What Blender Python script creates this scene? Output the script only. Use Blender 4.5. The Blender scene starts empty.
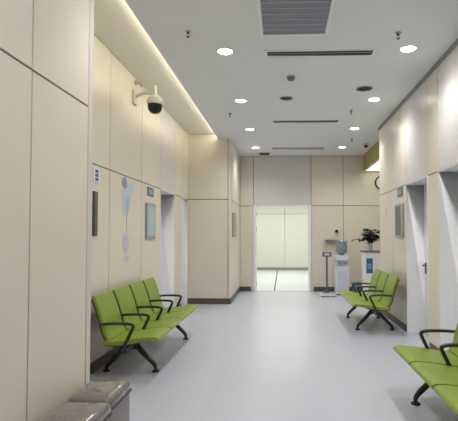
import bpy, bmesh, math, random
from mathutils import Vector, Matrix
S = bpy.context.scene
COL = S.collection
R = math.radians
random.seed(7)

# ------------------------------------------------------------------ camera
EYE = 1.40
cd = bpy.data.cameras.new('camera'); cam = bpy.data.objects.new('camera', cd); COL.objects.link(cam)
cam.location = (0, 0, EYE)
cam.rotation_euler = (R(90 + 1.8), 0, R(2.0))
cd.sensor_width = 36; cd.lens = 36.0
cd.shift_x = -38.0 / 458; cd.shift_y = 10.1 / 458
cd.clip_start = 0.05; cd.clip_end = 100
S.camera = cam

# ------------------------------------------------------------------ world, exposure, big lights
w = bpy.data.worlds.new('world'); S.world = w; w.use_nodes = True
w.node_tree.nodes['Background'].inputs[0].default_value = (0.9, 0.92, 1.0, 1)
w.node_tree.nodes['Background'].inputs[1].default_value = 0.03
S.view_settings.view_transform = 'Standard'; S.view_settings.look = 'None'
S.view_settings.exposure = 0.90; S.view_settings.gamma = 1.0; S.view_settings.use_curve_mapping = False
S.cycles.use_denoising = True
S.cycles.max_bounces = 10; S.cycles.diffuse_bounces = 6
DOWN_W = 33.0          # one ceiling downlight
DOWN_COL = (1.0, 0.985, 0.97)
COVE_E = 7.0           # cove strip
ROOM_W = 114.0         # the bright room beyond the doorway
NICHE_E = 0.75  # glow of the panel added under the recess ceiling

def area(name, loc, sx, sy, watts, color, rot=(0, 0, 0)):
    l = bpy.data.lights.new(name, 'AREA'); l.shape = 'RECTANGLE'; l.size = sx; l.size_y = sy
    l.energy = watts; l.color = color
    o = bpy.data.objects.new(name, l); COL.objects.link(o); o.location = loc; o.rotation_euler = rot
    return o
area('far_room_light', (0.0, 14.9, 2.9), 5.0, 5.0, ROOM_W, (0.99, 1.0, 0.96))

# ------------------------------------------------------------------ materials
MATS = {}
def mat(name, color, rough=0.5, metal=0.0, spec=0.5, emit=0.0, ecol=None, noise=0.0, nscale=8.0,
        bump=0.0, bscale=60.0, alpha=1.0, trans=0.0, coat=0.0):
    if name in MATS: return MATS[name]
    m = bpy.data.materials.new(name); m.use_nodes = True
    nt = m.node_tree; b = nt.nodes['Principled BSDF']
    c = (*color, 1)
    b.inputs['Base Color'].default_value = c
    b.inputs['Roughness'].default_value = rough
    b.inputs['Metallic'].default_value = metal
    b.inputs['Specular IOR Level'].default_value = spec
    b.inputs['Coat Weight'].default_value = coat
    b.inputs['Transmission Weight'].default_value = trans
    if emit:
        b.inputs['Emission Color'].default_value = (*(ecol or color), 1)
        b.inputs['Emission Strength'].default_value = emit
    tc = None
    if noise or bump:
        tc = nt.nodes.new('ShaderNodeTexCoord')
    if noise:
        n = nt.nodes.new('ShaderNodeTexNoise'); n.inputs['Scale'].default_value = nscale
        n.inputs['Detail'].default_value = 4
        nt.links.new(tc.outputs['Object'], n.inputs['Vector'])
        mx = nt.nodes.new('ShaderNodeMix'); mx.data_type = 'RGBA'
        mx.inputs[6].default_value = tuple(min(1, v * (1 - noise)) for v in color) + (1,)
        mx.inputs[7].default_value = tuple(min(1, v * (1 + noise)) for v in color) + (1,)
        nt.links.new(n.outputs['Fac'], mx.inputs[0]); nt.links.new(mx.outputs[2], b.inputs['Base Color'])
    if bump:
        n2 = nt.nodes.new('ShaderNodeTexNoise'); n2.inputs['Scale'].default_value = bscale
        n2.inputs['Detail'].default_value = 3
        nt.links.new(tc.outputs['Object'], n2.inputs['Vector'])
        bp = nt.nodes.new('ShaderNodeBump'); bp.inputs['Strength'].default_value = bump
        bp.inputs['Distance'].default_value = 0.01
        nt.links.new(n2.outputs['Fac'], bp.inputs['Height']); nt.links.new(bp.outputs['Normal'], b.inputs['Normal'])
    MATS[name] = m
    return m

M_panel = mat('beige_panel', (0.735, 0.68, 0.572), 0.33, noise=0.03, nscale=1.5)
M_panel_grey = mat('grey_panel', (0.68, 0.66, 0.645), 0.35, noise=0.03, nscale=1.5)
M_groove = mat('panel_groove', (0.16, 0.135, 0.11), 0.8)
M_ceil = mat('ceiling_white', (0.78, 0.81, 0.835), 0.85, noise=0.015, nscale=3)
M_white = mat('white_trim', (0.88, 0.88, 0.90), 0.4)
M_leaf = mat('door_white', (0.80, 0.82, 0.82), 0.4)
M_base = mat('baseboard_brown', (0.095, 0.08, 0.062), 0.45, noise=0.1)
M_green = mat('green_vinyl', (0.20, 0.285, 0.022), 0.42, noise=0.06, nscale=5, bump=0.08, bscale=120)
M_black = mat('black_metal', (0.012, 0.012, 0.014), 0.32)
M_shell = mat('dark_shell', (0.02, 0.022, 0.02), 0.5)
M_rubber = mat('black_rubber', (0.01, 0.01, 0.01), 0.7)
M_steel = mat('brushed_steel', (0.5, 0.5, 0.5), 0.35, metal=0.9)
M_ochre = mat('ochre_wood', (0.36, 0.27, 0.08), 0.5, noise=0.12, nscale=4)
M_cream = mat('cream_paint', (0.80, 0.78, 0.70), 0.6)
M_far = mat('pale_cream_panel', (0.69, 0.69, 0.59), 0.5)
M_louver = mat('blue_grey_louver', (0.25, 0.265, 0.32), 0.5)
M_dark = mat('slot_dark', (0.03, 0.03, 0.03), 0.7)
M_slotgrey = mat('slot_grey', (0.40, 0.40, 0.39), 0.6)
M_lamp = mat('lamp_lens', (1, 1, 1), 0.5, emit=18.0, ecol=(1.0, 0.97, 0.92))
M_cove = mat('cove_led', (1, 1, 1), 0.5, emit=COVE_E, ecol=(1.0, 0.90, 0.70))
M_blue = mat('sign_blue', (0.03, 0.12, 0.26), 0.35)
M_signwhite = mat('sign_white', (0.75, 0.78, 0.80), 0.4)
M_teal = mat('plaque_glass_blue', (0.36, 0.50, 0.54), 0.12)
M_plaque = mat('plaque_grey', (0.21, 0.205, 0.195), 0.35)
M_plaquedk = mat('plaque_dark', (0.085, 0.08, 0.072), 0.35)
M_bottle = mat('bottle_blue', (0.30, 0.37, 0.46), 0.1, spec=0.6, trans=0.25)
M_cooler = mat('cooler_white', (0.72, 0.75, 0.83), 0.35)
M_coolgrey = mat('cooler_grey', (0.34, 0.36, 0.42), 0.4)
M_vinyl = mat('grey_vinyl', (0.14, 0.125, 0.118), 0.2, noise=0.12, nscale=6, bump=0.9, bscale=13, coat=0.8)
M_vinylside = mat('grey_vinyl_side', (0.22, 0.215, 0.21), 0.4, noise=0.12, nscale=12, bump=0.3, bscale=20)
M_foliage = mat('dark_leaf', (0.020, 0.022, 0.012), 0.5, noise=0.5, nscale=30)
M_stem = mat('plant_stem', (0.05, 0.045, 0.02), 0.6)
M_soil = mat('soil', (0.03, 0.02, 0.015), 0.9)
M_bin = mat('bin_blue', (0.13, 0.17, 0.30), 0.45)
M_dome = mat('smoked_dome', (0.008, 0.008, 0.010), 0.08)
M_ptz = mat('camera_white', (0.62, 0.61, 0.57), 0.4)
M_clockdk = mat('clock_rim', (0.05, 0.05, 0.055), 0.4)
M_lav = mat('decal_lavender', (0.56, 0.58, 0.74), 0.5, noise=0.2, nscale=25)
M_purple = mat('decal_purple', (0.30, 0.28, 0.46), 0.5, noise=0.2, nscale=25)
M_aqua = mat('decal_aqua', (0.50, 0.66, 0.68), 0.5, noise=0.2, nscale=25)
M_pink = mat('decal_mauve', (0.60, 0.53, 0.67), 0.5, noise=0.2, nscale=25)
M_string = mat('decal_string', (0.45, 0.40, 0.36), 0.6)

def floor_mat(name, color, joint, rough):
    m = bpy.data.materials.new(name); m.use_nodes = True
    nt = m.node_tree; b = nt.nodes['Principled BSDF']
    tc = nt.nodes.new('ShaderNodeTexCoord')
    br = nt.nodes.new('ShaderNodeTexBrick'); br.offset = 0.0; br.squash = 1.0
    br.inputs['Scale'].default_value = 1.0
    br.inputs['Brick Width'].default_value = 0.6; br.inputs['Row Height'].default_value = 0.6
    br.inputs['Mortar Size'].default_value = 0.003; br.inputs['Mortar Smooth'].default_value = 0.6
    br.inputs['Color1'].default_value = (*[c * 0.985 for c in color], 1)
    br.inputs['Color2'].default_value = (*[c * 1.015 for c in color], 1)
    br.inputs['Mortar'].default_value = (*joint, 1)
    nt.links.new(tc.outputs['Object'], br.inputs['Vector'])
    n = nt.nodes.new('ShaderNodeTexNoise'); n.inputs['Scale'].default_value = 1.3; n.inputs['Detail'].default_value = 5
    nt.links.new(tc.outputs['Object'], n.inputs['Vector'])
    mx = nt.nodes.new('ShaderNodeMix'); mx.data_type = 'RGBA'; mx.blend_type = 'MULTIPLY'
    mx.inputs[0].default_value = 1.0
    rp = nt.nodes.new('ShaderNodeValToRGB')
    rp.color_ramp.elements[0].color = (0.93, 0.93, 0.94, 1); rp.color_ramp.elements[1].color = (1, 1, 1, 1)
    nt.links.new(n.outputs['Fac'], rp.inputs[0])
    nt.links.new(br.outputs['Color'], mx.inputs[6]); nt.links.new(rp.outputs[0], mx.inputs[7])
    nt.links.new(mx.outputs[2], b.inputs['Base Color'])
    b.inputs['Roughness'].default_value = rough
    return m
M_floor = floor_mat('vinyl_floor', (0.50, 0.515, 0.585), (0.44, 0.45, 0.515), 0.32)
M_floor2 = mat('far_floor', (0.60, 0.64, 0.64), 0.35)

# ------------------------------------------------------------------ mesh helpers
def obj(name, bm, mats, parent=None, loc=(0, 0, 0), rot=(0, 0, 0), bevel=0.0, seg=2, ang=35, smooth=True):
    bmesh.ops.remove_doubles(bm, verts=bm.verts, dist=1e-6)
    bmesh.ops.recalc_face_normals(bm, faces=bm.faces)
    bm.normal_update()
    if smooth:
        for f in bm.faces: f.smooth = True
        for e in bm.edges:
            if len(e.link_faces) == 2 and e.calc_face_angle(0) > R(ang): e.smooth = False
    me = bpy.data.meshes.new(name); bm.to_mesh(me); bm.free()
    if not isinstance(mats, (list, tuple)): mats = [mats]
    for m in mats: me.materials.append(m)
    o = bpy.data.objects.new(name, me); COL.objects.link(o)
    o.location = loc; o.rotation_euler = rot
    if parent: o.parent = parent
    if bevel:
        bv = o.modifiers.new('bevel', 'BEVEL'); bv.width = bevel; bv.segments = seg
        bv.limit_method = 'ANGLE'; bv.angle_limit = R(40)
    return o

def empty(name, label, cat, loc=(0, 0, 0), rz=0.0, group=None):
    o = bpy.data.objects.new(name, None); COL.objects.link(o); o.empty_display_size = 0.1
    o.location = loc; o.rotation_euler = (0, 0, rz)
    o['label'] = label; o['category'] = cat
    if group: o['group'] = group
    return o
def tag(o, label, cat, group=None):
    o['label'] = label; o['category'] = cat
    if group: o['group'] = group
    return o
def struct(o, label=None):
    o['kind'] = 'structure'
    if label: o['label'] = label
    return o
def copy_tree(o, parent=None):
    c = o.copy(); COL.objects.link(c)
    if parent: c.parent = parent
    for ch in list(o.children): copy_tree(ch, c)
    return c

def box(bm, x0, x1, y0, y1, z0, z1, mi=0):
    vs = [bm.verts.new((x, y, z)) for z in (z0, z1) for y in (y0, y1) for x in (x0, x1)]
    for q in ((0, 2, 3, 1), (4, 5, 7, 6), (0, 1, 5, 4), (2, 6, 7, 3), (0, 4, 6, 2), (1, 3, 7, 5)):
        f = bm.faces.new([vs[i] for i in q]); f.material_index = mi
def lathe(bm, prof, n=24, c=(0, 0, 0), axis='z', mi=0):
    rings = []
    def P(r, h, a):
        x, y = r * math.cos(a), r * math.sin(a)
        v = {'z': (x, y, h), 'x': (h, x, y), 'y': (x, h, y)}[axis]
        return (v[0] + c[0], v[1] + c[1], v[2] + c[2])
    for r, h in prof:
        if r < 1e-6: rings.append([bm.verts.new(P(0, h, 0))])
        else: rings.append([bm.verts.new(P(r, h, 2 * math.pi * i / n)) for i in range(n)])
    for a, b in zip(rings, rings[1:]):
        for i in range(n):
            j = (i + 1) % n
            if len(a) == 1 and len(b) == 1: continue
            if len(a) == 1: f = bm.faces.new((a[0], b[i], b[j]))
            elif len(b) == 1: f = bm.faces.new((a[i], b[0], a[j]))
            else: f = bm.faces.new((a[i], b[i], b[j], a[j]))
            f.material_index = mi
    if len(prof) > 3 and abs(prof[0][0] - prof[-1][0]) < 1e-6 and len(rings[0]) > 2 and abs(prof[0][1] - prof[-1][1]) < 0.05:
        a, b = rings[-1], rings[0]                      # a ring with a hole: close the section, leave the middle open
        for i in range(n):
            f = bm.faces.new((a[i], a[(i + 1) % n], b[(i + 1) % n], b[i])); f.material_index = mi
        return
    for rg in (rings[0], rings[-1]):
        if len(rg) > 2:
            f = bm.faces.new(rg); f.material_index = mi
def tube(bm, pts, r, n=10, flat=1.0, up=(0, 1, 0), mi=0):
    """sweep an ellipse along pts; r is a number or one per point; 'flat' scales the radius along up"""
    pts = [Vector(p) for p in pts]; up = Vector(up)
    rs = r if isinstance(r, (list, tuple)) else [r] * len(pts)
    rings = []
    for i, p in enumerate(pts):
        t = (pts[min(i + 1, len(pts) - 1)] - pts[max(i - 1, 0)]).normalized()
        u = up - t * up.dot(t)
        if u.length < 1e-3: u = t.orthogonal()
        u.normalize(); v = t.cross(u)
        rings.append([bm.verts.new(p + u * (rs[i] * flat * math.cos(2 * math.pi * k / n)) + v * (rs[i] * math.sin(2 * math.pi * k / n))) for k in range(n)])
    for a, b in zip(rings, rings[1:]):
        for k in range(n):
            f = bm.faces.new((a[k], a[(k + 1) % n], b[(k + 1) % n], b[k])); f.material_index = mi
    for rg in (rings[0], rings[-1]):
        f = bm.faces.new(rg); f.material_index = mi
def smoothpath(pts, n=6):
    """Catmull-Rom through pts"""
    P = [Vector(p) for p in pts]; out = []
    for i in range(len(P) - 1):
        a = P[max(i - 1, 0)]; b = P[i]; c = P[i + 1]; d = P[min(i + 2, len(P) - 1)]
        for k in range(n):
            t = k / n
            out.append(0.5 * (2 * b + (c - a) * t + (2 * a - 5 * b + 4 * c - d) * t * t + (3 * b - a - 3 * c + d) * t ** 3))
    out.append(P[-1]); return out
def prism(bm, poly, a, b, plane='xz', mi=0):
    """extrude a polygon given in a plane between a and b on the third axis"""
    def P(u, v, wv):
        return {'xz': (u, wv, v), 'yz': (wv, u, v), 'xy': (u, v, wv)}[plane]
    A = [bm.verts.new(P(u, v, a)) for u, v in poly]; B = [bm.verts.new(P(u, v, b)) for u, v in poly]
    n = len(poly)
    for i in range(n):
        f = bm.faces.new((A[i], A[(i + 1) % n], B[(i + 1) % n], B[i])); f.material_index = mi
    for rg in (A, B):
        f = bm.faces.new(rg); f.material_index = mi

# ------------------------------------------------------------------ the room
XL, XR, XN = -1.94, 1.78, -1.25       # left wall, right wall, near left wall
YP, YF, YE = 9.30, 11.45, 8.49        # pillar front, far wall, end of right wall
HC, HS, ZS = 3.38, 3.47, 2.13         # ceiling, raised side strip, panel seam
YB = -2.2                              # wall behind the camera
XCOVE = -1.325
G = 0.0065                             # half width of a panel groove

def panel_x(bm, face, side, y0, y1, z0, z1, mi=0, depth=0.30):
    """panel whose visible face is at x=face; side=+1: solid towards +x"""
    t = 0.012
    if y1 - y0 > 4 * G and z1 - z0 > 4 * G:
        a, b = sorted((face, face + side * t)); box(bm, a, b, y0 + G, y1 - G, z0 + G, z1 - G, mi)
        a, b = sorted((face + side * t, face + side * depth)); box(bm, a, b, y0, y1, z0, z1, 1)
def panel_y(bm, face, side, x0, x1, z0, z1, mi=0, depth=0.20):
    t = 0.012
    a, b = sorted((face, face + side * t)); box(bm, x0 + G, x1 - G, a, b, z0 + G, z1 - G, mi)
    a, b = sorted((face + side * t, face + side * depth)); box(bm, x0, x1, a, b, z0, z1, 1)

# floor
bm = bmesh.new(); box(bm, -2.6, 6.2, YB - 0.2, YF + 0.10, -0.12, 0.0)
struct(obj('floor', bm, M_floor))
bm = bmesh.new(); box(bm, -5, 5, YF + 0.10, 18.6, -0.12, 0.0)
struct(obj('floor_far_room', bm, M_floor2))
bm = bmesh.new(); box(bm, -0.235, -0.205, YF + 0.11, 18.25, 0.0, 0.004)
struct(obj('trim_floor_joint', bm, M_dark))

# left wall (set back)
bm = bmesh.new()
ys = [2.0, 3.9, 5.05, 6.21, 7.165]
for a, b in zip(ys, ys[1:]):
    panel_x(bm, XL, -1, a, b, 0, ZS); panel_x(bm, XL, -1, a, b, ZS, HS)
panel_x(bm, XL, -1, 8.11, 8.71, 0, ZS); panel_x(bm, XL, -1, 9.24, 9.30, 0, ZS)
panel_x(bm, XL, -1, 7.165, 8.11, ZS, HS, 2); panel_x(bm, XL, -1, 8.11, 8.71, ZS, HS); panel_x(bm, XL, -1, 8.71, 9.30, ZS, HS)
struct(obj('wall_left', bm, [M_panel, M_groove, M_panel_grey]))
# near left wall, standing forward of the set-back wall
YN = 2.955
bm = bmesh.new()
for a, b in zip([YB, -0.3, 0.85, 2.22], [-0.3, 0.85, 2.22, YN - 0.075]):
    panel_x(bm, XN, -1, a, b, 0, 2.225, depth=0.2); panel_x(bm, XN, -1, a, b, 2.225, HC, depth=0.2)
box(bm, XN - 0.85, XN - 0.02, YN - 0.16, YN - 0.02, 0, HS, 0)
struct(obj('wall_left_near', bm, [M_panel, M_groove]))
bm = bmesh.new(); box(bm, XN - 0.04, XN + 0.001, YN - 0.07, YN + 0.0, 0, HC)
struct(obj('trim_corner', bm, mat('pale_trim', (0.66, 0.63, 0.56), 0.4), bevel=0.006))
# right wall
bm = bmesh.new()
for a, b in ((YB, -0.2), (-0.2, 1.0), (1.0, 2.1), (2.1, 3.2), (3.2, 4.29), (5.29, 5.68), (6.68, 7.5), (7.5, YE)):
    panel_x(bm, XR, 1, a, b, 0, ZS)
for a, b in ((YB, -0.2), (-0.2, 1.0), (1.0, 2.1), (2.1, 3.2), (3.2, 4.29), (4.29, 5.29), (5.29, 5.68), (5.68, 6.68), (6.68, 7.5), (7.5, YE)):
    panel_x(bm, XR, 1, a, b, ZS, HC, 2 if a < 6.0 and a != 5.29 else 0)
struct(obj('wall_right', bm, [M_panel, M_groove, M_panel_grey]))
bm = bmesh.new(); box(bm, XR - 0.022, XR, YB, YE, HC - 0.045, HC)  # shade of the gap between wall and ceiling, put in as a dark strip
struct(obj('trim_right_shadow_gap', bm, mat('shadow_gap_grey', (0.30, 0.30, 0.30), 0.6)))
# right wall returns into the recess
bm = bmesh.new(); box(bm, XR + 0.30, 6.2, YE - 0.2, YE, 0, HC)
box(bm, 6.0, 6.2, YE, YF, 0, HC)
struct(obj('wall_right_recess', bm, M_cream))
# pillar
bm = bmesh.new(); XP = -1.075
panel_y(bm, YP, 1, XL - 0.3, XP - 0.045, 0, ZS); panel_y(bm, YP, 1, XL - 0.3, XP - 0.045, ZS, HS)
box(bm, XP - 0.04, XP, YP, YP + 0.03, 0, HC, 0)
for a, b in ((YP + 0.035, 10.3), (10.3, YF)):
    panel_x(bm, XP, -1, a, b, 0, ZS, depth=0.2); panel_x(bm, XP, -1, a, b, ZS, HC, depth=0.2)
struct(obj('wall_pillar', bm, [M_panel, M_groove]))
# far wall
DX0, DX1 = -0.74, 0.70
bm = bmesh.new()
for a, b in ((XP, DX0), (DX1, 1.50), (1.50, 2.75), (2.75, 4.0), (4.0, 6.0)):
    panel_y(bm, YF, 1, a, b, 0, ZS); panel_y(bm, YF, 1, a, b, ZS, HC)
panel_y(bm, YF, 1, DX0, DX1, ZS + 0.02, HC, 2)
struct(obj('wall_far', bm, [M_panel, M_groove, M_panel_grey]))
# back wall behind the camera
bm = bmesh.new()
for a, b in ((-1.45, 0.2), (0.2, 2.08)):
    panel_y(bm, YB, -1, a, b, 0, HC)
struct(obj('wall_back', bm, [M_panel, M_groove]))
# room beyond the doorway
bm = bmesh.new()
for a, b in ((-5, -2.1), (-2.1, 0.07), (0.07, 2.3), (2.3, 5)):
    panel_y(bm, 18.3, 1, a, b, 0, 2.24); panel_y(bm, 18.3, 1, a, b, 2.24, 3.0)
struct(obj('wall_far_room_back', bm, [M_far, mat('pale_groove', (0.5, 0.5, 0.42), 0.7)]))
bm = bmesh.new(); box(bm, -5.1, -4.9, YF + 0.2, 18.5, 0, 3.0); struct(obj('wall_far_room_left', bm, M_far))
bm = bmesh.new(); box(bm, 4.9, 5.1, YF + 0.2, 18.5, 0, 3.0); struct(obj('wall_far_room_right', bm, M_far))
bm = bmesh.new(); box(bm, -5, 5, YF + 0.2, 18.5, 3.0, 3.1); struct(obj('ceiling_far_room', bm, M_cream))
bm = bmesh.new(); box(bm, -4.9, 4.9, 18.27, 18.30, 0, 0.11); struct(obj('baseboard_far_room', bm, mat('grey_baseboard', (0.26, 0.27, 0.25), 0.5)))

# ceiling: main field, raised strip along the left wall, step between them
bm = bmesh.new()
box(bm, XCOVE, 6.2, YB - 0.2, YF + 0.2, HC, HC + 0.03)
box(bm, XCOVE - 1.3, XCOVE, YB - 0.2, 2.6, HC, HC + 0.03)
box(bm, XL - 0.3, XCOVE, YP + 0.02, YF, HC, HC + 0.03)
struct(obj('ceiling', bm, M_ceil))
bm = bmesh.new(); box(bm, XL - 0.3, XCOVE + 0.03, 2.6, YP + 0.1, HS, HS + 0.05)
struct(obj('ceiling_left_strip', bm, M_cream))
bm = bmesh.new(); box(bm, XCOVE - 0.008, XCOVE + 0.004, 2.7, YP - 0.01, HC - 0.002, HC + 0.035); 
struct(obj('trim_cove_lip', bm, M_white))
bm = bmesh.new(); box(bm, XCOVE + 0.004, XCOVE + 0.02, 2.75, YP - 0.05, HC + 0.045, HC + 0.085)
tag(obj('cove_light', bm, M_cove), 'warm light strip hidden in the ceiling edge along the left wall', 'light')
# lowered recess ceiling on the right with its ochre fascia
bm = bmesh.new(); box(bm, 2.0, 2.012, YE, YF, 3.0, HC); struct(obj('trim_recess_fascia', bm, M_ochre))
bm = bmesh.new(); box(bm, 2.012, 6.0, YE, YF, 3.0, 3.05); struct(obj('ceiling_recess', bm, M_cream))

t = empty('soffit_glow_panel', 'glowing cream panel added for the brightly lit underside of the right recess ceiling', 'ceiling light', (2.665, 10.0, 3.0))  # added glowing surface, stands in for light falling on the soffit
bm = bmesh.new(); box(bm, -0.64, 0.64, -1.42, -1.38, -0.02, 0); box(bm, -0.64, 0.64, 1.38, 1.42, -0.02, 0); box(bm, -0.64, -0.62, -1.38, 1.38, -0.02, 0); box(bm, 0.62, 0.64, -1.38, 1.38, -0.02, 0)
obj('frame', bm, M_white, t)
bm = bmesh.new(); box(bm, -0.62, 0.62, -1.38, 1.38, -0.012, 0); obj('diffuser', bm, mat('soffit_glow_cream', (0.9, 0.88, 0.8), 0.5, emit=NICHE_E, ecol=(1.0, 0.93, 0.74)), t)
# baseboards
def base_x(name, face, side, segs, h=0.105):
    bm = bmesh.new()
    for a, b in segs:
        p, q = sorted((face, face - side * 0.012)); box(bm, p, q, a, b, 0, h)
    struct(obj(name, bm, M_base, bevel=0.003))
base_x('baseboard_left', XL, -1, [(2.9, 7.14), (8.13, 8.68)])
base_x('baseboard_right', XR, 1, [(YB, 4.26), (5.31, 5.65), (6.71, YE)])
base_x('baseboard_left_near', XN, -1, [(YB, YN - 0.03)])
bm = bmesh.new(); box(bm, XL, XP + 0.012, YP - 0.012, YP, 0, 0.115); box(bm, XP, XP + 0.012, YP, YF, 0, 0.115)
struct(obj('baseboard_pillar', bm, M_base, bevel=0.003))
bm = bmesh.new(); box(bm, XP + 0.012, DX0 - 0.06, YF - 0.012, YF, 0, 0.115); box(bm, DX1 + 0.06, 6.0, YF - 0.012, YF, 0, 0.115)
struct(obj('baseboard_far', bm, M_base, bevel=0.003))

# recessed side doors: white lining, leaf at the back of the reveal
def side_door(name, face, side, y0, y1, depth, handle_y=None, hinge=False):
    d = empty(name, 'x', 'door'); del d['category']; d['kind'] = 'structure'
    bm = bmesh.new()
    a, b = sorted((face - side * 0.003, face + side * depth))
    box(bm, a, b, y0, y0 + 0.02, 0, ZS); box(bm, a, b, y1 - 0.014, y1, 0, ZS); box(bm, a, b, y0 + 0.02, y1 - 0.014, ZS - 0.012, ZS)
    obj('door_frame', bm, M_white, d, bevel=0.003)
    bm = bmesh.new(); a, b = sorted((face + side * (depth - 0.05), face + side * (depth - 0.005)))
    box(bm, a, b, y0 + 0.021, y1 - 0.015, 0.004, ZS - 0.013)
    lf = obj('door_leaf', bm, M_leaf, d, bevel=0.003)
    if handle_y:
        x = face + side * (depth - 0.05); s = -side
        bm = bmesh.new()
        a, b = sorted((x, x + s * 0.012)); box(bm, a, b, handle_y - 0.022, handle_y + 0.022, 0.85, 1.01)
        tube(bm, [(x + s * 0.01, handle_y, 0.97), (x + s * 0.05, handle_y, 0.97), (x + s * 0.055, handle_y - 0.02, 0.97), (x + s * 0.055, handle_y - 0.06, 0.965)], 0.008)
        obj('door_handle', bm, M_black, lf)
    return d
d1 = side_door('door_1', XL, -1, 7.165, 8.11, 0.285); d1['label'] = 'white recessed door in the left wall just past the blue glass plaque'
d2 = side_door('door_2', XL, -1, 8.71, 9.24, 0.10); d2['label'] = 'narrow white door on the left, right before the beige pillar'
d3 = side_door('door_3', XR, 1, 5.68, 6.68, 0.30, 6.60); d3['label'] = 'white recessed door with black handle in the right wall beyond the nearer bench'
d4 = side_door('door_4', XR, 1, 4.29, 5.29, 0.335); d4['label'] = 'grey-white recessed door opening at the right edge, nearest of the right doors'
# far doorway: white lining with hinges
d = empty('door_5', 'open white-framed doorway in the far wall leading to a bright room', 'door', (0, YF, 0)); del d['category']; d['kind'] = 'structure'
bm = bmesh.new()
box(bm, DX0, DX0 + 0.075, -0.03, 0.21, 0, ZS + 0.02); box(bm, DX1 - 0.06, DX1, -0.03, 0.21, 0, ZS + 0.02)
box(bm, DX0 + 0.075, DX1 - 0.06, -0.03, 0.21, ZS - 0.015, ZS + 0.02)
obj('door_frame', bm, M_white, d, bevel=0.003)
for z in (0.2, 1.55, 1.93):
    bm = bmesh.new(); box(bm, DX0 + 0.075, DX0 + 0.085, 0.0, 0.04, z - 0.05, z + 0.05)
    obj('hinge', bm, M_steel, d)
bm = bmesh.new(); box(bm, DX0 + 0.075, DX1 - 0.06, 0.0, 0.10, 0.0, 0.006)
obj('threshold', bm, M_steel, d)

# ------------------------------------------------------------------ ceiling fittings
def downlight():
    t = empty('downlight', '', 'ceiling light')
    bm = bmesh.new(); lathe(bm, [(0.075, -0.002), (0.078, -0.010), (0.088, -0.010), (0.096, -0.004), (0.096, 0.0), (0.075, 0.0)], 28)
    obj('trim_ring', bm, M_white, t)
    bm = bmesh.new(); lathe(bm, [(0.0, -0.008), (0.06, -0.006), (0.0765, -0.001), (0.0765, 0.0), (0, 0.0)], 28)
    obj('lens', bm, M_lamp, t)
    l = bpy.data.lights.new('bulb', 'SPOT'); l.energy = DOWN_W; l.color = DOWN_COL; l.spot_size = R(146); l.spot_blend = 1.0
    l.shadow_soft_size = 0.13
    o = bpy.data.objects.new('bulb', l); COL.objects.link(o); o.parent = t; o.location = (0, 0, -0.075)
    return t
DL = downlight(); first = True
rows = [(1.2, 'behind'), (3.0, 'behind'), (4.85, 'nearest'), (6.67, 'second'), (8.5, 'third'), (10.3, 'farthest')]
for y, k in rows:
    for x, s in ((-0.62, 'left'), (1.33, 'right')):
        o = DL if first else copy_tree(DL); first = False
        o.location = (x, y, HC); o['group'] = 'round downlights in the ceiling'
        if k == 'behind': o['label'] = 'round ceiling downlight of the %s row above the camera, out of frame, %s' % (s, {1.2: 'rear', 3.0: 'front'}[y])
        else: o['label'] = {
            'nearest': 'round white downlight, largest and nearest in the %s ceiling row' % s,
            'second': 'round white downlight, second from the front in the %s ceiling row' % s,
            'third': 'round white downlight, third from the front in the %s ceiling row' % s,
            'farthest': 'small round downlight in the %s ceiling row, nearest the far wall' % s}[k]

# return-air grille
t = empty('air_grille', 'large square blue-grey louvred air grille in the ceiling centre, cut by the top edge', 'vent', (0.11, 3.88, HC))
hw, hl = 0.30, 0.56
bm = bmesh.new()
for a in ((-hw - 0.03, -hw, -hl - 0.03, hl + 0.03), (hw, hw + 0.03, -hl - 0.03, hl + 0.03), (-hw, hw, -hl - 0.03, -hl), (-hw, hw, hl, hl + 0.03)):
    box(bm, a[0], a[1], a[2], a[3], -0.015, 0)
obj('frame', bm, M_white, t, bevel=0.002)
bm = bmesh.new(); box(bm, -hw, hw, -hl, hl, -0.003, 0); obj('backing', bm, M_louver, t)
bm = bmesh.new()
for i in range(11):
    y = -hl + 0.05 + i * (2 * hl - 0.10) / 10
    prism(bm, [(y - 0.042, -0.004), (y + 0.028, -0.018), (y + 0.034, -0.014), (y - 0.036, -0.003)], -hw, hw, 'yz')
    box(bm, -hw, hw, y + 0.022, y + 0.036, -0.021, -0.012, 1)
obj('louvres', bm, [M_louver, mat('louvre_lip', (0.42, 0.43, 0.47), 0.45)], t)

def slot(y, x0, x1, m, label, dy=0.05):
    t = empty('slot_diffuser', label, 'vent', ((x0 + x1) / 2, y, HC), 0, 'linear slot diffusers in the ceiling')
    h = (x1 - x0) / 2
    bm = bmesh.new()
    box(bm, -h - 0.03, h + 0.03, -dy - 0.016, -dy, -0.010, 0); box(bm, -h - 0.03, h + 0.03, dy, dy + 0.016, -0.010, 0)
    box(bm, -h - 0.03, -h, -dy, dy, -0.010, 0); box(bm, h, h + 0.03, -dy, dy, -0.010, 0)
    obj('frame', bm, M_ceil if m is M_slotgrey else M_white, t, bevel=0.002)
    bm = bmesh.new(); box(bm, -h, h, -dy, dy, -0.003, 0); obj('slot', bm, m, t)
    bm = bmesh.new(); box(bm, -h, h, -0.004, 0.004, -0.008, -0.003); obj('blade', bm, M_slotgrey, t)
slot(4.93, -0.17, 0.97, M_dark, 'long dark slot diffuser right behind the big ceiling grille', 0.062)
slot(7.92, -0.17, 0.96, M_dark, 'long dark slot diffuser in mid ceiling, second of three', 0.07)
slot(10.4, -0.24, 0.93, M_slotgrey, 'pale grey slot diffuser closest to the far wall', 0.12)

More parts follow.
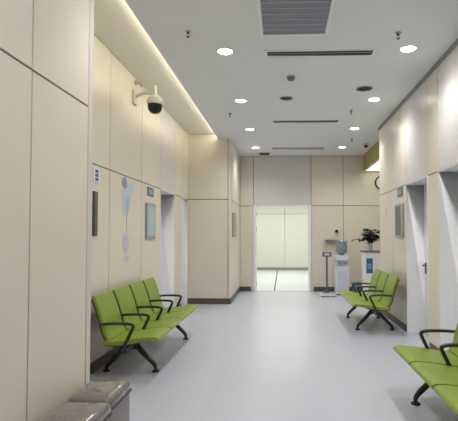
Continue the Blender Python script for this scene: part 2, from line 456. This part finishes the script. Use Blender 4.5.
def round_vent(x, y, r, label):
    t = empty('ceiling_speaker', label, 'ceiling speaker', (x, y, HC), 0, 'dark ceiling speakers')
    bm = bmesh.new(); lathe(bm, [(r * 0.86, -0.002), (r * 0.9, -0.012), (r, -0.008), (r, 0), (r * 0.86, 0)], 28); obj('rim', bm, M_slotgrey, t)
    bm = bmesh.new(); lathe(bm, [(0, -0.010), (r * 0.5, -0.008), (r * 0.87, -0.002), (r * 0.87, 0), (0, 0)], 28); obj('mesh_cover', bm, M_dark, t)
round_vent(0.05, 6.57, 0.098, 'dark round ceiling speaker between the first two slot diffusers, left of centre')
round_vent(1.10, 6.17, 0.115, 'dark round ceiling speaker close to the second downlight of the right row')

t = empty('smoke_detector', 'small grey smoke detector on the ceiling just past the first dark slot diffuser', 'smoke detector', (0.10, 5.67, HC))
bm = bmesh.new(); lathe(bm, [(0.055, 0), (0.055, -0.012), (0.05, -0.018), (0, -0.018)], 24); obj('base', bm, M_slotgrey, t)
bm = bmesh.new(); lathe(bm, [(0.042, -0.018), (0.046, -0.03), (0.036, -0.05), (0, -0.054)], 24); obj('sensor_head', bm, mat('detector_dark', (0.16, 0.16, 0.16), 0.5), t)

def sprinkler():
    t = empty('sprinkler', '', 'sprinkler', (0, 0, 0), 0, 'sprinkler heads in the ceiling')
    bm = bmesh.new(); lathe(bm, [(0.038, 0), (0.036, -0.008), (0.018, -0.014), (0, -0.014)], 20); obj('escutcheon', bm, M_steel, t)
    bm = bmesh.new()
    lathe(bm, [(0.012, -0.012), (0.014, -0.03), (0.008, -0.034), (0, -0.034)], 12)
    for s in (-1, 1): tube(bm, [(s * 0.009, 0, -0.03), (s * 0.017, 0, -0.045), (s * 0.004, 0, -0.066)], 0.003, 6)
    lathe(bm, [(0, -0.064), (0.02, -0.066), (0.02, -0.07), (0, -0.071)], 16)
    obj('spray_head', bm, mat('dark_brass', (0.10, 0.09, 0.07), 0.4, metal=0.6), t)
    return t
sp = sprinkler(); lst = [
    (-0.92, 4.36, 'sprinkler head on the ceiling, nearest one at upper left'),
    (1.13, 4.47, 'sprinkler head on the ceiling just left of the nearest right downlight'),
    (-0.86, 7.37, 'tiny sprinkler head beyond the second left-row downlight'),
    (1.08, 7.25, 'tiny sprinkler head between second and third right-row downlights'),
    (1.42, 9.45, 'tiny sprinkler head near the farthest right-row downlight')]
for i, (x, y, l) in enumerate(lst):
    o = sp if i == 0 else copy_tree(sp)
    o.location = (x, y, HC); o['label'] = l; o.scale = (0.85, 0.85, 0.85)

t = empty('ceiling_vent', 'small dark square vent where the ceiling meets the far wall, left side', 'vent', (-0.45, 11.05, HC))
bm = bmesh.new(); box(bm, -0.13, 0.13, -0.13, -0.11, -0.02, 0); box(bm, -0.13, 0.13, 0.11, 0.13, -0.02, 0); box(bm, -0.13, -0.11, -0.11, 0.11, -0.02, 0); box(bm, 0.11, 0.13, -0.11, 0.11, -0.02, 0)
obj('frame', bm, M_slotgrey, t)
bm = bmesh.new(); box(bm, -0.11, 0.11, -0.11, 0.11, -0.006, 0); 
for i in range(6): box(bm, -0.11, 0.11, -0.09 + i * 0.034, -0.084 + i * 0.034, -0.016, -0.006)
obj('louvres', bm, M_dark, t)

t = empty('dome_camera', 'small dark dome camera on the ceiling by the ochre fascia', 'camera', (1.80, 9.95, HC))
bm = bmesh.new(); lathe(bm, [(0.06, 0), (0.06, -0.03), (0.05, -0.04), (0, -0.04)], 20); obj('housing', bm, M_ptz, t)
bm = bmesh.new(); lathe(bm, [(0.045, -0.04), (0.042, -0.065), (0.025, -0.085), (0, -0.09)], 20); obj('dome', bm, M_dome, t)

# big dome camera on the left wall
t = empty('security_camera', 'white dome security camera with black globe on a bracket from the left wall', 'camera', (XL, 5.84, 3.18))
bm = bmesh.new(); box(bm, 0, 0.03, -0.06, 0.06, -0.09, 0.09); obj('wall_plate', bm, M_ptz, t, bevel=0.006)
bm = bmesh.new(); tube(bm, smoothpath([(0.02, 0, 0.02), (0.12, 0, 0.06), (0.22, 0, 0.06), (0.275, 0, 0.04)], 5), 0.022); obj('arm', bm, M_ptz, t)
bm = bmesh.new(); lathe(bm, [(0.02, 0.16), (0.026, 0.155), (0.026, 0.03), (0.06, 0.02), (0.092, -0.01), (0.102, -0.04), (0.102, -0.085), (0.094, -0.09), (0, -0.09)], 32, (0.28, 0, 0)); obj('housing', bm, M_ptz, t)
bm = bmesh.new(); lathe(bm, [(0.094, -0.088), (0.094, -0.12), (0.085, -0.16), (0.06, -0.192), (0.03, -0.207), (0, -0.211)], 32, (0.28, 0, 0)); obj('dome', bm, M_dome, t)
t = empty('cable_clip', 'small grey fitting high on the left wall above the dome camera bracket', 'fitting', (XL, 5.90, 3.40))
bm = bmesh.new(); lathe(bm, [(0.03, 0), (0.03, 0.02), (0.02, 0.03), (0, 0.03)], 16, axis='x'); obj('fitting_base', bm, M_steel, t)
bm = bmesh.new(); tube(bm, smoothpath([(0.025, 0, 0), (0.07, 0.0, -0.02), (0.08, 0, -0.06)], 4), 0.012); obj('nozzle', bm, M_steel, t)

# ------------------------------------------------------------------ wall signs and plaques
def plaque(name, label, face, side, yc, zc, w_, h_, m_face, m_frame, cat='sign', group=None, r=0.0, th=0.018):
    t = empty(name, label, cat, (face, yc, zc), 0, group)
    s = -side
    bm = bmesh.new(); a, b = sorted((0, s * th)); box(bm, a, b, -w_ / 2, w_ / 2, -h_ / 2, h_ / 2)
    obj('frame', bm, m_frame, t, bevel=0.006 if not r else r, seg=3)
    e = (0.04 if r else 0.022) if w_ > 0.2 else 0.01
    bm = bmesh.new(); a, b = sorted((s * th, s * (th + 0.004))); box(bm, a, b, -w_ / 2 + e, w_ / 2 - e, -h_ / 2 + e, h_ / 2 - e)
    obj('face', bm, m_face, t, bevel=0.0015)
    return t
plaque('wall_plaque', 'narrow dark upright plaque on the left wall beside the near corner', XL, -1, 4.64, 1.62, 0.10, 0.46, M_plaquedk, M_plaquedk)
plaque('wall_plaque', 'upright pale blue glass plaque in grey frame left of the white door', XL, -1, 6.62, 1.60, 0.46, 0.52, M_teal, mat('plaque_silver', (0.30, 0.31, 0.31), 0.35), r=0.01, th=0.022)
plaque('wall_plaque', 'upright grey plaque with rounded frame on the right wall below a blue sign', XR, 1, 7.0, 1.62, 0.40, 0.52, mat('plaque_shade', (0.13, 0.13, 0.125), 0.35), mat('plaque_rim', (0.42, 0.41, 0.40), 0.35), r=0.018, th=0.04)
plaque('wall_plaque', 'slim grey plaque on the side face of the beige pillar', XP, -1, 10.0, 1.62, 0.62, 0.52, mat('plaque_taupe', (0.36, 0.33, 0.29), 0.35), M_plaque)

# door-number signs: a blue field with pale strokes
t = empty('room_sign', 'small white sign with three blue squares above the narrow dark plaque', 'sign', (XL, 4.67, 2.02), 0, 'small blue wall signs')
bm = bmesh.new(); box(bm, 0, 0.008, -0.075, 0.075, -0.075, 0.075); obj('board', bm, M_signwhite, t, bevel=0.002)
bm = bmesh.new()
for z in (-0.042, 0.0, 0.042): box(bm, 0.008, 0.0095, -0.03, 0.045, z - 0.016, z + 0.016)
obj('lettering', bm, M_blue, t)
def blue_sign(label, face, side, yc, zc, w_, h_):
    t = empty('room_sign', label, 'sign', (face, yc, zc), 0, 'small blue wall signs'); s = -side
    bm = bmesh.new(); a, b = sorted((0, s * 0.008)); box(bm, a, b, -w_ / 2, w_ / 2, -h_ / 2, h_ / 2); obj('board', bm, M_blue, t, bevel=0.002)
    bm = bmesh.new(); a, b = sorted((s * 0.008, s * 0.0095))
    rnd = random.Random(3)
    n = 4
    for i in range(n):                       # blocky characters
        y0 = -w_ * 0.36 + i * w_ * 0.19; cw = w_ * 0.15
        box(bm, a, b, y0, y0 + cw, 0.022, 0.030); box(bm, a, b, y0, y0 + cw, -0.012, -0.004)
        box(bm, a, b, y0 + cw * 0.4, y0 + cw * 0.6, -0.012, 0.030)
    box(bm, a, b, -w_ * 0.36, w_ * 0.36, -0.036, -0.029)
    obj('lettering', bm, M_signwhite, t)
blue_sign('blue sign with pale lettering on the left wall above the blue glass plaque', XL, -1, 6.62, 2.03, 0.30, 0.125)
blue_sign('blue sign with pale lettering on the right wall above the grey plaque', XR, 1, 7.0, 2.05, 0.30, 0.125)
t = empty('wall_switch', 'small pale switch plate on the right wall left of the grey plaque', 'switch', (XR, 8.0, 1.82))
bm = bmesh.new(); box(bm, -0.010, 0, -0.04, 0.04, -0.06, 0.06); obj('plate', bm, M_panel_grey, t, bevel=0.003)
bm = bmesh.new(); box(bm, -0.014, -0.010, -0.015, 0.015, -0.03, 0.03); obj('rocker', bm, M_signwhite, t, bevel=0.002)

# watercolour decal on the left wall: blots joined by a string
t = empty('wall_decal', 'purple and aqua watercolour decal with a thin string on the left wall', 'decal', (XL, 5.60, 1.6))
def blot(name, m, yc, zc, ry, rz, seed, x=0.0015, wob=0.18):
    rn = random.Random(seed); n = 28; ph = [rn.uniform(0, 6.3) for _ in range(4)]
    poly = []
    for i in range(n):
        a = 2 * math.pi * i / n
        k = 1 + wob * (math.sin(2 * a + ph[0]) * 0.4 + math.sin(3 * a + ph[1]) * 0.6 + math.sin(5 * a + ph[2]) * 0.4)
        poly.append((yc + ry * k * math.cos(a), zc + rz * k * math.sin(a)))
    bm = bmesh.new(); prism(bm, poly, 0, x, 'yz'); return obj(name, bm, m, t, smooth=False)
blot('aqua_blot', M_aqua, 0.09, 0.31, 0.12, 0.15, 1, 0.0012, 0.34)
blot('lavender_blot', M_lav, -0.05, 0.25, 0.10, 0.20, 2, 0.0018, 0.28)
blot('blue_blot', mat('decal_blue', (0.38, 0.50, 0.66), 0.5, noise=0.2, nscale=25), 0.03, 0.17, 0.075, 0.11, 6, 0.0022)
blot('purple_blot', M_purple, -0.07, 0.44, 0.085, 0.075, 3, 0.0024, 0.1)
bm = bmesh.new(); tube(bm, smoothpath([(0.001, 0.0, 0.04), (0.001, 0.02, -0.08), (0.001, 0.0, -0.19)], 5), 0.004, 6); obj('string', bm, M_string, t)
blot('mauve_blot', M_pink, -0.01, -0.30, 0.105, 0.12, 4, 0.0016, 0.15)
blot('mauve_spot', M_pink, 0.03, -0.49, 0.09, 0.035, 5, 0.0016, 0.2)

# wall clock, partly behind the end of the right wall
t = empty('wall_clock', 'round dark-rimmed wall clock on the far wall behind the end of the right wall', 'clock', (2.46, YF, 2.70))
bm = bmesh.new(); lathe(bm, [(0.145, -0.03), (0.165, -0.04), (0.18, -0.02), (0.18, 0), (0.145, 0)], 36, axis='y'); obj('rim', bm, M_clockdk, t)
bm = bmesh.new(); lathe(bm, [(0, -0.02), (0.147, -0.02), (0.147, 0), (0, 0)], 36, axis='y'); obj('dial', bm, M_signwhite, t)
bm = bmesh.new(); box(bm, -0.004, 0.004, -0.025, -0.021, -0.02, 0.11); box(bm, -0.02, 0.08, -0.028, -0.025, -0.004, 0.004); obj('hands', bm, M_black, t)

# ------------------------------------------------------------------ green airport-style benches
PITCH = 0.54
PITCHES = {4: 0.52, 3: 0.54}
def bench(n, label, loc, rz):
    t = empty('waiting_bench', label, 'bench', loc, rz, 'green waiting benches')
    PITCH = PITCHES[n]; L = n * PITCH; y_ends = (-L / 2 + 0.36, L / 2 - 0.26) if rz == 0 else (-L / 2 + 0.26, L / 2 - 0.36)
    bm = bmesh.new(); box(bm, -0.075, -0.005, -L / 2 + 0.05, L / 2 - 0.05, 0.262, 0.312); obj('beam', bm, M_black, t, bevel=0.006)
    for y in y_ends:
        bm = bmesh.new()
        for pts in ([(-0.04, y, 0.285), (0.0, y, 0.272), (0.07, y, 0.190), (0.165, y, 0.098), (0.196, y, 0.055), (0.20, y, 0.02)],
                    [(-0.04, y, 0.285), (-0.09, y, 0.268), (-0.19, y, 0.175), (-0.275, y, 0.085), (-0.305, y, 0.05), (-0.31, y, 0.02)]):
            p = smoothpath(pts, 4); k = len(p)
            tube(bm, p, [0.033 - 0.016 * i / (k - 1) for i in range(k)], 10, 1.1)
        box(bm, -0.09, 0.01, y - 0.04, y + 0.04, 0.24, 0.325)
        lg = obj('leg_frame', bm, M_black, t)
        for x in (0.20, -0.31):
            bm = bmesh.new(); lathe(bm, [(0.014, 0.03), (0.018, 0.018), (0.036, 0.012), (0.038, 0.0), (0, 0)], 18, (x, y, 0)); obj('foot_pad', bm, M_rubber, lg)
    top = smoothpath([(0.338, 0.352), (0.318, 0.385), (0.26, 0.398), (0.12, 0.392), (-0.04, 0.378), (-0.15, 0.374), (-0.205, 0.385)], 4)
    top = [(p.x, p.y) for p in [Vector((a[0], a[1], 0)) if not isinstance(a, Vector) else a for a in top]]
    return t, L, top
def sp2(pts, n=4):
    return [(p.x, p.z) for p in smoothpath([(a, 0, b) for a, b in pts], n)]
def offset(poly, d):
    out = []
    for i, (x, z) in enumerate(poly):
        a = poly[max(i - 1, 0)]; b = poly[min(i + 1, len(poly) - 1)]
        tx, tz = b[0] - a[0], b[1] - a[1]; l = math.hypot(tx, tz) or 1
        out.append((x - tz / l * d, z + tx / l * d))
    return out
SEAT_TOP = sp2([(0.325, 0.394), (0.314, 0.417), (0.26, 0.427), (0.12, 0.414), (-0.04, 0.390), (-0.13, 0.382), (-0.195, 0.392)])
SEAT_LOW = sp2([(0.316, 0.386), (0.25, 0.394), (0.12, 0.370), (0.02, 0.352), (-0.10, 0.342), (-0.18, 0.345), (-0.225, 0.365)])
BACK_FR = sp2([(-0.150, 0.386), (-0.190, 0.46), (-0.214, 0.55), (-0.246, 0.66), (-0.284, 0.76), (-0.312, 0.818)])
def profile_solid(top, th, y0, y1):
    bm = bmesh.new(); low = offset(top, th); prism(bm, top + low[::-1], y0, y1, 'xz'); return bm
def make_bench(n, label, loc, rz):
    t, L, _ = bench(n, label, loc, rz); PITCH = PITCHES[n]
    for i in range(n):
        y0 = -L / 2 + i * PITCH; y1 = y0 + PITCH; g = 0.013
        bm = bmesh.new(); prism(bm, SEAT_TOP + SEAT_LOW[::-1], y0 + g, y1 - g, 'xz')
        st = obj('seat', bm, M_green, t, bevel=0.008, seg=3, ang=60)
        bm = profile_solid([(a, b - 0.001) for a, b in SEAT_LOW[8:-2]], 0.014, y0 + g + 0.03, y1 - g - 0.03)
        obj('seat_pan', bm, M_shell, st, ang=60)
        bm = profile_solid(BACK_FR, 0.034, y0 + 0.024, y1 - 0.024)
        bk = obj('backrest', bm, M_green, t, bevel=0.010, seg=3, ang=60)
        bm = profile_solid(offset(BACK_FR[:-2], 0.034), 0.014, y0 + 0.030, y1 - 0.030)
        obj('back_shell', bm, M_shell, bk, bevel=0.004, ang=60)
    # bracket from beam up to the back, and an armrest, at every boundary
    for i in range(n + 1):
        y = -L / 2 + i * PITCH
        y = min(max(y, -L / 2 + 0.012), L / 2 - 0.012)
        ctl = [(-0.04, y, 0.28), (-0.14, y, 0.315), (-0.205, y, 0.40), (-0.238, y, 0.53), (-0.268, y, 0.65), (-0.318, y, 0.79)]
        if 0 < i < n:
            bm = bmesh.new(); pts = smoothpath(ctl, 5)
            tube(bm, pts, [0.034 - 0.014 * k / (len(pts) - 1) for k in range(len(pts))], 8, 0.36)
            obj('back_bracket', bm, M_black, t)
        bm = bmesh.new()
        pts = smoothpath([(-0.232, y, 0.545), (-0.13, y, 0.553), (0.0, y, 0.553), (0.056, y, 0.547), (0.077, y, 0.529), (0.064, y, 0.49), (0.026, y, 0.41), (-0.008, y, 0.335), (-0.03, y, 0.29)], 5)
        tube(bm, pts, [0.0135 + 0.004 * (k / (len(pts) - 1)) for k in range(len(pts))], 10, 1.25)
        obj('armrest', bm, M_black, t)
    return t
make_bench(4, 'green four-seat bench with black arms along the left wall', (-1.507, 5.38, 0), 0)
make_bench(3, 'green three-seat bench far down the right wall before the white pedestal', (1.30, 7.31, 0), math.pi)
make_bench(3, 'large green bench at lower right, nearest the camera', (1.296, 3.33, 0), math.pi)

# ------------------------------------------------------------------ grey vinyl stools by the near left wall
def stool():
    t = empty('vinyl_stool', '', 'stool', (0, 0, 0), 0, 'grey vinyl stools')
    hx, hy = 0.128, 0.185
    def rr(hx, hy, r, n=6):
        out = []
        for cx, cy, a0 in ((hx - r, hy - r, 0), (-hx + r, hy - r, 90), (-hx + r, -hy + r, 180), (hx - r, -hy + r, 270)):
            for k in range(n + 1):
                a = R(a0 + 90 * k / n); out.append((cx + r * math.cos(a), cy + r * math.sin(a)))
        return out
    bm = bmesh.new(); prism(bm, rr(hx - 0.006, hy - 0.006, 0.03), 0.02, 0.425, 'xy'); obj('body', bm, M_vinylside, t, bevel=0.004)
    # padded lid: stacked outlines rising to a soft crown
    bm = bmesh.new(); rings = []
    for s, z in ((1.0, 0.428), (1.01, 0.45), (0.97, 0.475), (0.88, 0.487), (0.7, 0.494), (0.45, 0.498), (0.2, 0.499)):
        rings.append([bm.verts.new((x * s, y * s, z + 0.004 * math.sin(31 * x * s + 2) * math.cos(27 * y * s))) for x, y in rr(hx, hy, 0.035)])
    for a, b in zip(rings, rings[1:]):
        for i in range(len(a)): bm.faces.new((a[i], a[(i + 1) % len(a)], b[(i + 1) % len(a)], b[i]))
    bm.faces.new(rings[0]); bm.faces.new(rings[-1])
    obj('cushion', bm, M_vinyl, t, ang=50)
    bm = bmesh.new(); o = rr(hx + 0.002, hy + 0.002, 0.035); o.append(o[0])
    tube(bm, [(x, y, 0.428) for x, y in o], 0.006, 6, up=(0, 0, 1)); obj('piping', bm, M_shell, t)
    for x in (-0.09, 0.09):
        for y in (-0.14, 0.14):
            bm = bmesh.new(); lathe(bm, [(0.018, 0.022), (0.02, 0), (0, 0)], 12, (x, y, 0)); obj('foot', bm, M_rubber, t)
    return t
s1 = stool(); s1.location = (-1.085, 2.72, 0); s1['label'] = 'grey vinyl stool at the end of the near left wall, farther of two'
s2 = copy_tree(s1); s2.location = (-1.065, 2.335, 0); s2['label'] = 'grey vinyl stool cut by the bottom edge, nearer of two'

# ------------------------------------------------------------------ things at the far wall
# water dispenser
t = empty('water_dispenser', 'white floor-standing water dispenser with blue bottle against the far wall', 'water dispenser', (1.385, 10.92, 0))
bm = bmesh.new(); box(bm, -0.155, 0.155, -0.16, 0.16, 0.02, 0.66); box(bm, -0.155, 0.155, -0.06, 0.16, 0.66, 0.80); box(bm, -0.155, 0.155, -0.16, 0.16, 0.80, 0.92)
obj('body', bm, M_cooler, t, bevel=0.012, seg=3)
bm = bmesh.new(); box(bm, -0.12, 0.12, -0.166, -0.158, 0.06, 0.56); obj('cabinet_door', bm, mat('cooler_panel', (0.64, 0.67, 0.77), 0.3), t, bevel=0.004)
for x in (-0.06, 0.06):
    bm = bmesh.new(); lathe(bm, [(0.014, 0), (0.014, -0.05), (0, -0.05)], 12, (x, -0.055, 0.755), 'y'); box(bm, x - 0.01, x + 0.01, -0.11, -0.09, 0.71, 0.765); obj('tap', bm, M_coolgrey, t)
bm = bmesh.new(); box(bm, -0.12, 0.12, -0.15, -0.065, 0.66, 0.672); obj('drip_tray', bm, M_coolgrey, t)
bm = bmesh.new(); lathe(bm, [(0.0, 0.90), (0.045, 0.90), (0.05, 0.94), (0.125, 0.985), (0.132, 1.0), (0.132, 1.08), (0.124, 1.09), (0.132, 1.10), (0.132, 1.18), (0.124, 1.19), (0.132, 1.20), (0.130, 1.25), (0.11, 1.275), (0, 1.28)], 28)
obj('water_bottle', bm, M_bottle, t)
for x in (-0.12, 0.12):
    for y in (-0.12, 0.12):
        bm = bmesh.new(); lathe(bm, [(0.02, 0.025), (0.022, 0), (0, 0)], 12, (x, y, 0)); obj('foot', bm, M_rubber, t)

# weighing scale
t = empty('weighing_scale', 'slim column weighing scale with white platform left of the water dispenser', 'scale', (1.02, 10.62, 0))
bm = bmesh.new(); box(bm, -0.17, 0.17, -0.20, 0.16, 0.015, 0.06); obj('platform', bm, M_cooler, t, bevel=0.01, seg=3)
bm = bmesh.new(); box(bm, -0.15, 0.15, -0.18, 0.08, 0.06, 0.066); obj('platform_mat', bm, M_coolgrey, t, bevel=0.002)
bm = bmesh.new(); box(bm, -0.05, 0.05, 0.08, 0.16, 0.055, 0.12); tube(bm, [(0, 0.12, 0.1), (0, 0.12, 0.92)], 0.021, 12); obj('column', bm, mat('scale_grey', (0.10, 0.10, 0.12), 0.4), t)
bm = bmesh.new(); prism(bm, [(0.06, 0.90), (0.14, 0.90), (0.15, 0.99), (0.10, 1.0)], -0.10, 0.10, 'yz'); obj('display', bm, M_black, t, bevel=0.006)
bm = bmesh.new(); prism(bm, [(0.063, 0.925), (0.058, 0.925), (0.083, 0.975), (0.088, 0.975)], -0.06, 0.06, 'yz'); obj('display_screen', bm, M_coolgrey, t)
for x in (-0.14, 0.14):
    for y in (-0.16, 0.12):
        bm = bmesh.new(); lathe(bm, [(0.02, 0.02), (0.02, 0), (0, 0)], 10, (x, y, 0)); obj('foot', bm, M_rubber, t)

# thin shelf and small dark fixture on the wall above the dispenser
t = empty('wall_shelf', 'thin dark wall shelf beside the blue water bottle', 'shelf', (1.235, YF, 1.275))
bm = bmesh.new(); box(bm, -0.20, 0.20, -0.14, 0, -0.008, 0.008); obj('shelf_board', bm, M_plaque, t, bevel=0.002)
for x in (-0.14, 0.14):
    bm = bmesh.new(); prism(bm, [(0, -0.008), (-0.11, -0.008), (0, -0.07)], x - 0.006, x + 0.006, 'yz'); obj('bracket', bm, M_steel, t)
t = empty('wall_fixture', 'small dark round fixture on the far wall above the water dispenser', 'fixture', (1.33, YF, 1.50))
bm = bmesh.new(); lathe(bm, [(0.065, 0), (0.065, -0.02), (0.05, -0.03), (0, -0.03)], 20, axis='y'); obj('base_plate', bm, M_signwhite, t)
bm = bmesh.new(); lathe(bm, [(0.042, -0.03), (0.042, -0.05), (0.025, -0.075), (0, -0.08)], 20, axis='y'); obj('knob', bm, M_black, t)

# tapered pedestal with blue notice, plant on it
PX, PY = 1.93, 10.1
t = empty('pedestal', 'white tapered pedestal with blue notice standing at the corner of the recess', 'pedestal', (PX, PY, 0))
def frustum(bm, z0, a0, b0, z1, a1, b1):
    lo = [bm.verts.new((sx * a0, sy * b0, z0)) for sx, sy in ((-1, -1), (1, -1), (1, 1), (-1, 1))]
    hi = [bm.verts.new((sx * a1, sy * b1, z1)) for sx, sy in ((-1, -1), (1, -1), (1, 1), (-1, 1))]
    for i in range(4): bm.faces.new((lo[i], lo[(i + 1) % 4], hi[(i + 1) % 4], hi[i]))
    bm.faces.new(lo[::-1]); bm.faces.new(hi)
bm = bmesh.new(); frustum(bm, 0.0, 0.155, 0.14, 1.03, 0.205, 0.18); obj('body', bm, M_white, t, bevel=0.012, seg=3)
bm = bmesh.new(); box(bm, -0.225, 0.225, -0.20, 0.20, 1.03, 1.06); obj('top', bm, mat('pedestal_top', (0.16, 0.16, 0.19), 0.3), t, bevel=0.006)
def onfront(z): return -(0.14 + 0.04 * z / 1.03)
bm = bmesh.new()
v = [bm.verts.new((x, onfront(z) - d, z)) for d in (0.0, 0.006) for x, z in ((-0.14, 0.58), (-0.005, 0.58), (-0.005, 0.90), (-0.14, 0.90))]
for q in ((0, 1, 2, 3), (4, 7, 6, 5), (0, 4, 5, 1), (1, 5, 6, 2), (2, 6, 7, 3), (3, 7, 4, 0)): bm.faces.new([v[i] for i in q])
nb = obj('notice_board', bm, mat('notice_blue', (0.05, 0.15, 0.28), 0.35), t)
bm = bmesh.new()
for z in (0.69, 0.73, 0.77):
    box(bm, -0.12, -0.03, onfront(z) - 0.010, onfront(z) - 0.004, z - 0.012, z + 0.012)
obj('lettering', bm, mat('notice_pale', (0.30, 0.42, 0.52), 0.4), nb)

t = empty('potted_plant', 'dark leafy plant in a white vase on top of the tapered pedestal', 'plant', (PX - 0.05, PY - 0.02, 1.06))
bm = bmesh.new(); lathe(bm, [(0, 0), (0.058, 0), (0.07, 0.03), (0.074, 0.09), (0.064, 0.14), (0.068, 0.155), (0.056, 0.155), (0.052, 0.135), (0, 0.135)], 24); obj('vase', bm, M_signwhite, t)
bm = bmesh.new(); lathe(bm, [(0, 0.140), (0.053, 0.138), (0.051, 0.130), (0, 0.130)], 20); obj('soil', bm, M_soil, t)
rn = random.Random(11); sb = bmesh.new(); lb = bmesh.new()
def leaf(bm, base, d, L_, W):
    d = Vector(d).normalized(); side = d.cross(Vector((0, 0, 1)))
    if side.length < 0.1: side = Vector((1, 0, 0))
    side.normalize(); nrm = side.cross(d).normalized()
    cs, top, bot = 6, [], []
    for k in range(cs + 1):
        u = k / cs; wd = W * math.sin(math.pi * (0.06 + 0.92 * u)) ** 0.8
        c = base + d * (L_ * u) - Vector((0, 0, 1)) * (0.35 * L_ * u * u)
        row = [c - side * wd + nrm * wd * 0.35, c, c + side * wd + nrm * wd * 0.35]
        top.append([bm.verts.new(p + nrm * 0.0012) for p in row]); bot.append([bm.verts.new(p - nrm * 0.0012) for p in row])
    for k in range(cs):
        for j in range(2):
            bm.faces.new((top[k][j], top[k][j + 1], top[k + 1][j + 1], top[k + 1][j]))
            bm.faces.new((bot[k][j], bot[k + 1][j], bot[k + 1][j + 1], bot[k][j + 1]))
        bm.faces.new((top[k][0], top[k + 1][0], bot[k + 1][0], bot[k][0]))
        bm.faces.new((top[k][2], bot[k][2], bot[k + 1][2], top[k + 1][2]))
for i in range(27):
    a = rn.uniform(0, 2 * math.pi); lean = rn.uniform(0.03, 0.22); h = rn.uniform(0.10, 0.33)
    if i == 0: a, lean, h = math.pi, 0.26, 0.12
    if i == 1: a, lean, h = 0.0, 0.22, 0.18
    tip = Vector((lean * math.cos(a) - 0.03, lean * math.sin(a), 0.12 + h))
    p0 = Vector((rn.uniform(-.02, .02), rn.uniform(-.02, .02), 0.136))
    path = smoothpath([p0, p0 * 0.4 + tip * 0.6 + Vector((0, 0, 0.03)), tip], 4)
    tube(sb, path, 0.004, 6)
    for k in range(6):
        q = path[min(len(path) - 1, 3 + k)]
        b = a + rn.uniform(-1.6, 1.6)
        leaf(lb, q.copy(), (math.cos(b), math.sin(b), rn.uniform(-0.1, 0.8)), rn.uniform(0.09, 0.15), rn.uniform(0.026, 0.042))
obj('stems', sb, M_stem, t); obj('foliage', lb, M_foliage, t, ang=180)

t = empty('waste_bin', 'small blue-grey waste bin on the floor between water dispenser and pedestal', 'bin', (1.72, 10.85, 0))
bm = bmesh.new(); lathe(bm, [(0, 0), (0.095, 0), (0.10, 0.01), (0.112, 0.25), (0.118, 0.255), (0.118, 0.268), (0.105, 0.268), (0.095, 0.02), (0, 0.02)], 28); obj('bin_body', bm, M_bin, t)
bm = bmesh.new(); lathe(bm, [(0.105, 0.268), (0.121, 0.268), (0.121, 0.285), (0.105, 0.29)], 28); obj('bin_ring', bm, M_coolgrey, t)
